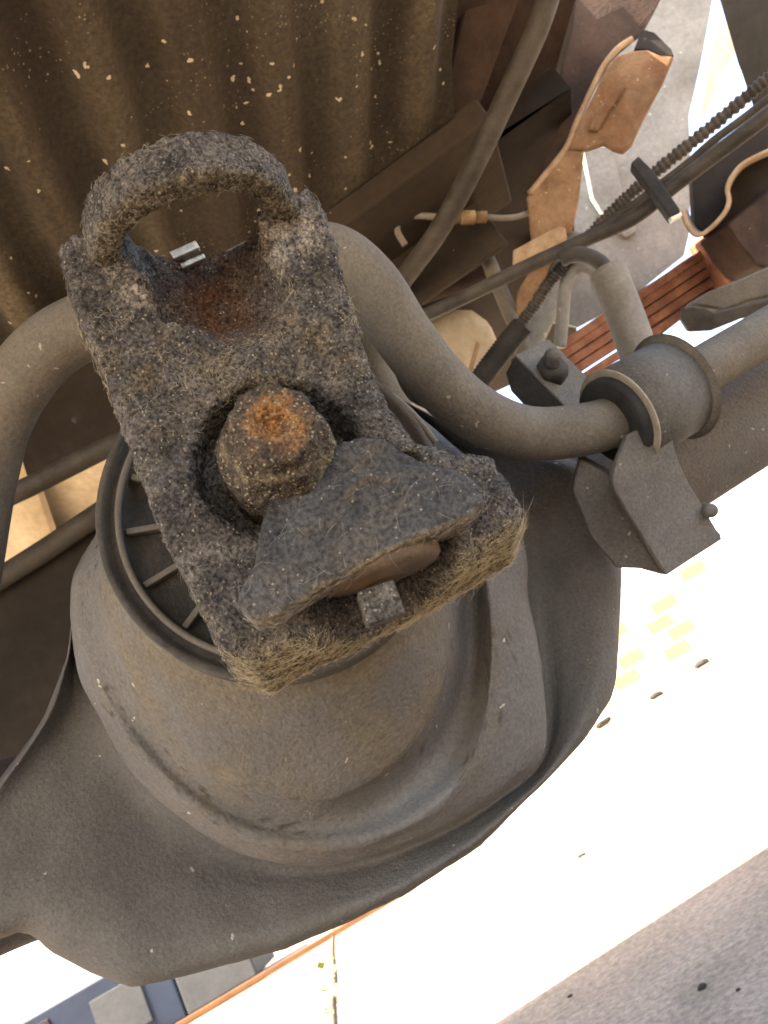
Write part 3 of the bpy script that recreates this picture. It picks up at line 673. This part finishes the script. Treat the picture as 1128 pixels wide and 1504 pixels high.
# rusted stamped bracket
rb = thing('rusted_bracket', P(800, 380, .72), 'orange brown rusted stamped bracket hanging at upper right', 'bracket')
k6 = lambda x, y, d: (700+x*.3794, y*.3794, d)
plate('bracket_web', [k6(395,-60,.70), k6(740,-60,.72), k6(690,40,.715), k6(640,130,.71), k6(590,165,.70), k6(520,230,.70), k6(440,380,.70), k6(330,580,.70), k6(200,755,.70), k6(255,650,.705), k6(330,470,.71), k6(315,380,.71), k6(330,250,.71), k6(370,120,.705)], .005, MAT['rust_dark'], rb, .001)
tube('bracket_edge', [k6(600,152,.692), k6(545,190,.69), k6(490,260,.69), k6(440,360,.69), k6(385,480,.69), k6(345,575,.69), k6(270,670,.69), k6(205,750,.69)], .0028, MAT['rust_edge'], rb, 10, 6)
plate('bracket_cheek', [k6(540,215,.685), k6(600,195,.68), k6(660,190,.675), k6(715,215,.67), k6(765,215,.67), k6(720,320,.672), k6(640,470,.675), k6(600,560,.678), k6(565,592,.68), k6(530,575,.68), k6(490,558,.682), k6(425,580,.685), k6(350,580,.688), k6(400,470,.688), k6(460,350,.688), k6(500,265,.688)], .006, MAT['rust'], rb, .002)
plate('bracket_rib', [k6(430,500,.682), k6(455,440,.678), k6(500,380,.674), k6(560,330,.672), k6(585,330,.672), k6(545,380,.672), k6(500,450,.675), k6(470,510,.68)], .006, MAT['rust'], rb, .003)
plate('bracket_hole_dark', [k6(640,110,.70), k6(690,125,.70), k6(755,190,.695), k6(765,215,.69), k6(730,222,.69), k6(660,192,.695), k6(610,190,.70)], .01, MAT['shadow_steel'], rb, .001)  # dark plate standing in for a shaded hole in the bracket
plate('bracket_tail', [k6(345,578,.688), k6(418,585,.688), k6(408,680,.69), k6(398,770,.692), k6(370,905,.694), k6(290,905,.695), k6(215,935,.695), k6(195,760,.69)], .005, MAT['rust'], rb, .0015)
plate('bracket_foot', [k6(143,968,.68), k6(240,915,.68), k6(322,874,.68), k6(345,882,.68), k6(352,925,.68), k6(300,975,.68), k6(140,1055,.68)], .004, MAT['rust_edge'], rb, .001)
plate('bracket_foot', [k6(215,1040,.69), k6(300,1000,.69), k6(260,1090,.70), k6(210,1180,.70), k6(150,1240,.70), k6(165,1130,.695)], .004, MAT['rust'], rb, .001)

# galvanised panel beyond, dark panel in the corner
gp = thing('galvanised_panel', P(960, 420, .95), 'pale weathered galvanised panel behind the rusted bracket', 'panel')
plate('panel_sheet', [(930,-30,.95),(1052,-30,.95),(1030,90,.95),(1012,170,.95),(1015,260,.95),(1012,345,.95),(1005,375,.95),(946,422,.95),(905,450,.95),(850,480,.95),(800,470,.95),(815,380,.95),(830,280,.95),(850,180,.95),(880,80,.95)], .008, MAT['galv'], gp, .001)
plate('panel_bend', [(855,215,.935),(900,215,.935),(912,270,.94),(935,340,.945),(920,350,.945),(895,330,.94),(870,290,.94)], .01, MAT['galv'], gp, .002)
plate('panel_strip', [(1058,20,1.05),(1072,40,1.05),(1080,75,1.05),(1062,110,1.05),(1045,150,1.05),(1028,175,1.05),(1040,90,1.05)], .006, MAT['cream'], gp, .001)
dp = thing('corner_panel', P(1100, 165, .6), 'smooth dark grey panel filling the top right corner', 'panel')
plate('panel_sheet', [(1046,-30,.60),(1180,-30,.56),(1190,180,.58),(1140,190,.60),(1107,166,.61),(1085,95,.61)], .012, MAT['dark_panel'], dp, .003)

# leaf spring stack
ls_ = thing('leaf_spring', P(860, 560, .82), 'stack of reddish rusted spring leaves at right', 'leaf spring')
ldir = P(1110, 352, .86) - P(835, 535, .80)
for k, (y0, y1, cut) in enumerate(((498, 318, 0), (513, 333, .0), (530, 350, .0), (547, 366, .0), (566, 384, .0))):
    a = [(795, y0+22, .79+.002*k), (880, y0-34, .80+.002*k), (960, y0-85, .815+.002*k), (1040, y0-137, .832+.002*k), (1130, y1-2, .85+.002*k)]
    top = np.array([P(*q) for q in catmull(a, 5)])
    t = np.gradient(top, axis=0); t /= np.linalg.norm(t, axis=1)[:, None]
    dn = P(960, 460, .8)-P(952, 447, .8); dn /= np.linalg.norm(dn); wd = np.cross(t[0], dn); wd /= np.linalg.norm(wd)
    if np.dot(wd, fw) < 0: wd = -wd
    th = .0092; wdt = .055; n_ = len(top)
    vv = np.concatenate([top, top+dn*th, top+dn*th+wd*wdt, top+wd*wdt]); ff = []
    for i in range(n_-1):
        for q in range(4):
            q2 = (q+1) % 4; ff.append((q*n_+i, q2*n_+i, q2*n_+i+1, q*n_+i+1))
    ff += [(0, 3*n_, 2*n_, n_), (n_-1, 2*n_-1, 3*n_-1, 4*n_-1)]
    lf = mesh('spring_leaf', vv, ff, MAT['rust_red'], ls_, smooth=False); bevel(lf, .0012)
plate('spring_end_block', [(1045,350,.80),(1085,318,.80),(1112,385,.81),(1075,420,.81)], .05, MAT['rust_red'], ls_, .003)
plate('leaf_gap_dark', [(905,455,.92),(1000,385,.92),(1075,335,.92),(1120,385,.92),(1010,462,.92),(945,512,.92),(915,500,.92)], .005, MAT['rust_dark'], ls_, .001)  # dark plate added so the gaps between the leaves read as shade
# rusty saddle over the spring
sad = thing('spring_saddle', P(1100, 395, .74), 'rusted wavy steel saddle strap above the leaf spring', 'saddle')
sp = [(983,308,.74),(1000,312,.74),(1008,330,.74),(1022,346,.74),(1040,338,.74),(1062,315,.74),(1070,296,.74),(1068,275,.74),(1080,252,.74),(1100,235,.74),(1150,212,.74)]
cst = catmull(sp, 5); A_ = np.array([P(*q) for q in cst]); dd = P(1100, 300, .80)-P(1100, 300, .74)
tn = np.gradient(A_, axis=0); nn_ = np.cross(tn, fw); nn_ /= np.linalg.norm(nn_, axis=1)[:, None]
n_ = len(A_); vv = np.concatenate([A_-nn_*.002, A_+nn_*.002, A_+nn_*.002+dd, A_-nn_*.002+dd]); ff = []
for i in range(n_-1):
    for q in range(4):
        q2 = (q+1) % 4; ff.append((q*n_+i, q2*n_+i, q2*n_+i+1, q*n_+i+1))
ff += [(0, 3*n_, 2*n_, n_), (n_-1, 2*n_-1, 3*n_-1, 4*n_-1)]
mesh('saddle_strap', vv, ff, MAT['rust_edge'], sad)
plate('saddle_block', [(1068,330,.76),(1150,262,.77),(1150,400,.77),(1112,390,.765),(1092,360,.76)], .05, MAT['rust_dark'], sad, .003)
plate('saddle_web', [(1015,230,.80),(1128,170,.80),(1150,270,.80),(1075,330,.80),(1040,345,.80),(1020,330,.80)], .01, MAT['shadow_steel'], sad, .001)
# grey channel under the spring
ch = thing('spring_channel', P(1060, 470, .66), 'rounded dark grey channel end jutting in from the right edge', 'channel')
plate('channel_top', [(1006,448,.66),(1040,428,.66),(1090,408,.65),(1170,372,.64),(1170,425,.64),(1100,442,.65),(1062,456,.655),(1040,452,.66),(1020,450,.66)], .03, MAT['bar'], ch, .003)
plate('channel_lip', [(1003,452,.652),(1018,449,.652),(1035,452,.652),(1050,458,.65),(1100,446,.645),(1170,428,.64),(1170,450,.64),(1090,468,.65),(1045,486,.655),(1012,488,.658),(1001,470,.655)], .01, MAT['cable'], ch, .002)

# cables and their clip
cab = thing('brake_cable', P(700, 500, .64), 'flat black cable running diagonally under the clip towards lower left', 'cable')
tube('cable_sheath', [(1190,120,.50),(1120,175,.52),(1000,265,.55),(930,320,.565),(860,352,.58),(760,398,.595),(660,447,.61),(560,490,.62),(480,520,.63)], .0056, MAT['cable'], cab, 14, 8)
cb2 = thing('ribbed_conduit', P(720, 540, .66), 'ribbed black conduit bending down beside the flat cable', 'conduit')
pth = catmull([(1190,60,.54),(1128,115,.55),(1040,190,.57),(960,255,.585),(900,310,.60),(850,365,.61),(810,410,.615),(780,455,.62),(745,500,.625),(715,545,.63)], 34)
pw = np.array([P(*q) for q in pth]); rr = .0046 + .0007*np.sign(np.sin(np.arange(len(pw))*1.9))
v, f = sweep(pw, rr, 14); mesh('conduit_tube', v, f, MAT['cable'], cb2)
v, f = sweep(np.array([P(*q) for q in catmull([(768,478,.618),(745,505,.622),(722,535,.626),(700,565,.63)], 14)]), np.array([.0085+.0012*(i % 2) for i in range(43)]), 16); mesh('ribbed_boot', v, f, MAT['rubber'], cb2)
thin = thing('thin_cable', P(1000, 220, .53), 'thin dark cable lying between ribbed conduit and flat cable at upper right', 'cable')
tube('cable_sheath', [(1190,95,.52),(1110,160,.54),(1050,205,.55),(1010,240,.56),(960,278,.57),(900,322,.585),(850,352,.60)], .0030, MAT['cable'], thin, 10, 8)
clip = thing('cable_clip', P(1000, 310, .53), 'flat black clip bar holding the two cables', 'clip')
plate('clip_bar', [(926,239,.545),(938,228,.545),(962,252,.54),(998,305,.535),(1000,312,.535),(984,319,.535),(960,285,.54)], .012, MAT['rubber'], clip, .0015)
plate('clip_tab', [(984,319,.536),(1000,310,.536),(1003,316,.536),(988,325,.536)], .005, MAT['snap'], clip, .0005)

# grey hose stub with loop above the clamp
hs = thing('brake_hose', P(940, 540, .52), 'grey rubber hose sleeve rising from behind the clamp', 'hose')
tube('hose_sleeve', [(950,560,.50),(938,520,.51),(920,468,.52),(905,430,.525),(893,400,.53)], .0125, MAT['hose'], hs, 20, 6)
tube('hose_loop', [(895,412,.53),(888,392,.535),(868,378,.54),(845,374,.545),(825,380,.55)], .0055, MAT['cable'], hs, 14, 6)
wl = thing('pale_bent_pipe', P(820, 520, .66), 'pale bent pipe hooking over beside the grey hose sleeve', 'pipe')
tube('pipe_body', [(822,510,.62),(826,470,.62),(830,425,.62),(838,400,.62),(856,392,.62),(872,402,.625),(878,425,.63)], .0052, MAT['galv'], wl, 14, 8)
wl2 = thing('white_rod', P(780, 510, .70), 'straight cream rod slanting behind the ribbed conduit', 'rod')
tube('rod_body', [(770,520,.72),(800,455,.72),(830,395,.72),(850,350,.72)], .0125, MAT['galv'], wl2, 16, 6)

# cream tank lit from below, and smaller lines in the middle
tank = thing('rounded_metal_panel', P(650, 580, .75), 'dusty cream rounded metal panel glimpsed between bent bar and cables', 'panel')
plate('panel_body', [(560,480,.86),(640,455,.86),(700,438,.86),(745,500,.86),(720,560,.86),(690,620,.86),(600,640,.86),(545,610,.86),(530,540,.86)], .12, MAT['cream'], tank, .03)
plate('panel_seam', [(700,500,.845),(706,505,.845),(690,560,.845),(668,590,.845),(664,585,.845),(684,555,.845)], .004, MAT['rust_edge'], tank, .001)
bl = thing('brake_line', P(700, 330, .7), 'thin steel brake line with a rusty brass union in the middle', 'brake line')
tube('line_pipe', [(595,360,.69),(584,340,.69),(588,324,.69),(610,317,.69),(655,320,.69)], .0030, MAT['hose'], bl, 10, 8)
tube('line_pipe', [(715,319,.69),(745,320,.69),(770,315,.70),(800,300,.72)], .0026, MAT['hose'], bl, 10, 8)
def along(a, b, prof, nm, mat, parent, sides=20):
    A, B = P(*a), P(*b); return lathe(nm, A, B-A, [(r, h*np.linalg.norm(B-A)) for r, h in prof], mat, parent, sides)
along((655, 320, .69), (715, 319, .69), [(0, 0), (.0058, 0), (.0060, .34), (.0048, .36)], 'union_nut', MAT['rust'], bl, 6)
along((655, 320, .69), (715, 319, .69), [(.0050, .36), (.0062, .36), (.0062, .70), (.0048, .72)], 'union_collar', MAT['brass'], bl, 20)
along((655, 320, .69), (715, 319, .69), [(.0048, .72), (.0055, .72), (.0055, 1.0), (0, 1.0)], 'union_nut', MAT['rust'], bl, 6)
vh = thing('vent_hose', P(765, 520, .72), 'dark vent hose curving down behind the flat cable', 'hose')
tube('hose_body', [(655,362,.74),(690,362,.735),(715,380,.73),(728,410,.72),(745,450,.71),(762,490,.70),(768,520,.70)], .0072, MAT['bar'], vh, 14, 8)
sl2 = thing('small_steel_line', P(640, 400, .74), 'small bare steel line stub above the bent bar', 'brake line')
tube('line_pipe', [(620,383,.73),(645,392,.73),(668,405,.73)], .0032, MAT['hose'], sl2, 10, 6)
cl2 = thing('cross_tube', P(560, 470, .76), 'dull brown cross tube behind the bent bar', 'tube')
tube('tube_body', [(560,455,.80),(620,430,.79),(690,405,.78),(730,390,.78)], .012, MAT['rust_dark'], cl2, 16, 6)
dbl = thing('vertical_link', P(560, 600, .5), 'dusty grey link dropping from the bent bar behind the yoke', 'link')
tube('link_rod', [(528,420,.44),(540,470,.44),(552,530,.45),(570,580,.45),(600,620,.45)], .0085, MAT['bar'], dbl, 16, 6)
tube('link_arm', [(560,515,.50),(590,545,.50),(615,575,.50),(660,592,.50)], .0085, MAT['cable'], dbl, 14, 6)
wire = thing('looped_wires', P(620, 640, .30), 'pair of thin grey wires looping over the seal ring right of the yoke', 'wire')
tube('wire_strand', [(552,570,.285),(580,585,.285),(610,612,.288),(640,650,.29)], .0013, MAT['rib'], wire, 8, 8)
tube('wire_strand', [(560,600,.288),(590,618,.288),(612,645,.29),(622,670,.292)], .0013, MAT['rib'], wire, 8, 8)

# ---- left side
lh = thing('left_dark_bulkhead', P(100, 700, .6), 'dark bulkhead plate framed inside the bent bar on the left', 'panel')
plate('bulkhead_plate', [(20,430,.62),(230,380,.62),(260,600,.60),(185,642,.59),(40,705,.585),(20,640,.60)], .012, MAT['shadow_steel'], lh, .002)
lathe('bulkhead_hole', P(112, 617, .585), -fw, [(0, .0035), (.0022, .0035), (.0024, .0)], MAT['rubber'], lh, 16)
lhose = thing('fuel_hose', P(100, 720, .5), 'dark straight hose crossing the gap left of the yoke', 'hose')
tube('hose_body', [(-30,748,.50),(40,716,.50),(120,676,.505),(200,636,.51),(300,590,.52)], .0068, MAT['cable'], lhose, 16, 6)
lt2 = thing('tan_side_panel', P(60, 780, .8), 'tan panel coloured pale as if sunlit, seen through the gap at left', 'panel')
plate('panel_sheet', [(20,640,.66),(38,668,.67),(55,720,.70),(82,800,.75),(60,850,.78),(0,880,.80),(0,700,.70)], .01, MAT['cream'], lt2, .002)
lt3 = thing('mottled_shield', P(140, 760, .9), 'mottled cream shield behind the fuel hose at left', 'shield')
plate('shield_sheet', [(45,712,.72),(180,640,.68),(260,600,.66),(260,720,.74),(150,790,.80),(85,812,.82)], .01, MAT['cream'], lt3, .004)
lb = thing('dark_axle_beam', P(100, 1000, .6), 'dark beam sloping behind the left axle tube', 'beam')
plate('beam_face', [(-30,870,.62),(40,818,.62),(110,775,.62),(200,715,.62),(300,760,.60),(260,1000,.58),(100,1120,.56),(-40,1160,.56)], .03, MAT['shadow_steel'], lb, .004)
tube('beam_edge', [(-30,868,.605),(60,812,.605),(130,765,.605),(220,705,.605)], .009, MAT['cable'], lb, 14, 6)

# ================================================================== BEYOND: wall, crate, weeds, debris
def far_mat(name, a, b, sc=20, rough=.9):
    return grime(name, a, b, None, None, sc, rough, .3, sc*12)
MAT['block'] = far_mat('pale_block', (.78, .77, .74), (.84, .83, .80), 6)
MAT['block_y'] = far_mat('yellow_block', (.62, .44, .08), (.68, .50, .12), 6)
MAT['mortar'] = far_mat('mortar', (.74, .73, .70), (.80, .79, .76), 6)
wall = thing('block_wall', np.array([1.5, 10.7, 0]), 'sunlit pale concrete block wall with a few yellow blocks, far right', 'wall')
wx = np.array([math.cos(R(4)), math.sin(R(4)), 0]); wn = np.array([-wx[1], wx[0], 0]); W0 = np.array([-1.9, 10.6, 0])
L_, H_ = 8.4, 1.6
box('wall_core', W0+wx*L_/2+wn*.1+vz*H_/2, (wx, wn, vz), (L_/2, .085, H_/2), MAT['mortar'], wall, 0)
protos = {}
for r_ in range(8):
    for c_ in range(21):
        ypaint = ((r_, c_) in {(1, 10), (2, 9), (2, 11), (3, 10), (4, 9), (4, 11), (5, 12), (1, 8)})
        ctr = W0 + wx*(.2+c_*.4+(.2 if r_ % 2 else 0)) + wn*.008 + vz*(.1+r_*.2)
        kk = 'y' if ypaint else 'w'
        if kk not in protos:
            o = box('block', ctr, (wx, wn, vz), (.182, .012, .082), MAT['block_y' if ypaint else 'block'], wall, 0); protos[kk] = (o, ctr)
        else:
            p_, c0 = protos[kk]; o = p_.copy(); C.objects.link(o); o.parent = wall
            o.location = [float(q) for q in (np.array(p_.location)+(ctr-c0))]
MAT['blue'] = far_mat('navy_plastic', (.004, .009, .022), (.008, .016, .034), 10, .6)
MAT['grey_p'] = far_mat('grey_plastic', (.030, .033, .036), (.045, .048, .05), 8, .7)
MAT['maroon'] = far_mat('maroon_plastic', (.012, .007, .009), (.02, .011, .013), 8, .7)
MAT['orange'] = far_mat('orange_strip', (.09, .035, .012), (.13, .055, .02), 12, .7)
cg = G(395, 1452); cx_ = np.array([math.cos(R(8)), math.sin(R(8)), 0]); cy_ = np.array([-cx_[1], cx_[0], 0])
crate = thing('storage_box', cg, 'low dark blue storage box with grey end on the ground, bottom left', 'box')
b0 = G(300, 1490) 
o_ = b0 + cy_*.0
Lc, Hc = .95, .285
base = b0 - cx_*.78
box('box_body', base+cx_*(.36)+cy_*.2+vz*(.02+Hc/2), (cx_, cy_, vz), (.36, .2, Hc/2), MAT['blue'], crate, .01)
box('box_end', base+cx_*(.87)+cy_*.2+vz*(.02+Hc/2-.006), (cx_, cy_, vz), (.148, .198, Hc/2-.006), MAT['grey_p'], crate, .01)
box('box_label', base+cx_*.50-cy_*.003+vz*(.16), (cx_, cy_, vz), (.10, .004, .085), MAT['grey_p'], crate, .002)
box('box_patch', base+cx_*.14-cy_*.003+vz*(.15), (cx_, cy_, vz), (.10, .004, .12), MAT['maroon'], crate, .002)
box('base_strip', base+cx_*.8-cy_*.012+vz*.014, (cx_, cy_, vz), (.9, .012, .010), MAT['orange'], crate, .002)

MAT['leaf'] = far_mat('weed_leaf', (.10, .13, .03), (.18, .20, .06), 60, .7)
MAT['stem'] = far_mat('dry_stem', (.08, .06, .035), (.13, .10, .06), 60, .9)
weed = thing('pavement_weed', G(490, 1500), 'straggly weed trailing along a pavement crack at the bottom', 'weed')
sp_ = [G(491, 1530)+vz*.004, G(489, 1480)+vz*.006, G(492, 1440)+vz*.006, G(489, 1400)+vz*.007, G(491, 1362)+vz*.006]
v, f = sweep(catmull(sp_, 8), np.linspace(.0075, .003, 33), 8); mesh('stem', v, f, MAT['stem'], weed)
for k in range(26):
    t = random.random()**1.5; yy = 1500-110*t; c = G(490+random.uniform(-9, 9), yy)+vz*random.uniform(.005, .03)
    a = random.uniform(0, 6.28); l = random.uniform(.010, .026)*(1+t); d = np.array([math.cos(a), math.sin(a), random.uniform(.1, .9)]); s = np.cross(d, vz)*.35
    pv = [c, c+d*l*.5+s*l, c+d*l, c+d*l*.5-s*l, c+d*l*.5+vz*l*.15]
    mesh('leaf', pv, [(0, 1, 4), (1, 2, 4), (2, 3, 4), (3, 0, 4)], MAT['leaf'], weed)
MAT['stone'] = far_mat('debris_stone', (.015, .013, .010), (.03, .026, .02), 40)
DEB = [(889,1066,.075,'small dark chunk on the white ground right of the housing'), (1033,978,.09,'small dark upright chip near the block wall foot'), (912,1040,.045,'tiny dark chip between chunk and wall'), (855,1258,.008,'lone dark pebble on the bright ground'), (965,1025,.06,'flat dark sliver near the block wall foot'), (1032,1452,.0045,'black crumb on the shaded concrete'), (838,1464,.003,'tiny black crumb on shaded concrete near the sunlit edge'), (1085,1455,.0022,'smallest crumb on shaded concrete at lower right')]
for px, py, s, lab in DEB:
    c = G(px, py); rs = np.random.default_rng(int(px)); import bmesh
    bm = bmesh.new(); bmesh.ops.create_icosphere(bm, subdivisions=2, radius=1)
    vv = np.array([q.co[:] for q in bm.verts]); ff = [tuple(q.index for q in fa.verts) for fa in bm.faces]; bm.free()
    vv = vv*(1+.35*NZ(vv+px, 1.3))[:, None]*np.array([1.3, .8, .55])*s + c + np.array([0, 0, s*.4])
    tag(mesh('stone_chip', vv, ff, MAT['stone'], loc=c, smooth=False), lab, 'debris', 'debris on the concrete')
tw = thing('thin_twig', G(1060, 958), 'thin dark twig lying far out on the bright ground at right edge', 'twig')
v, f = sweep(catmull([G(1055, 955)+vz*.01, G(1090, 934)+vz*.012, G(1140, 904)+vz*.01], 6), .016, 6); mesh('twig_stem', v, f, MAT['stem'], tw)
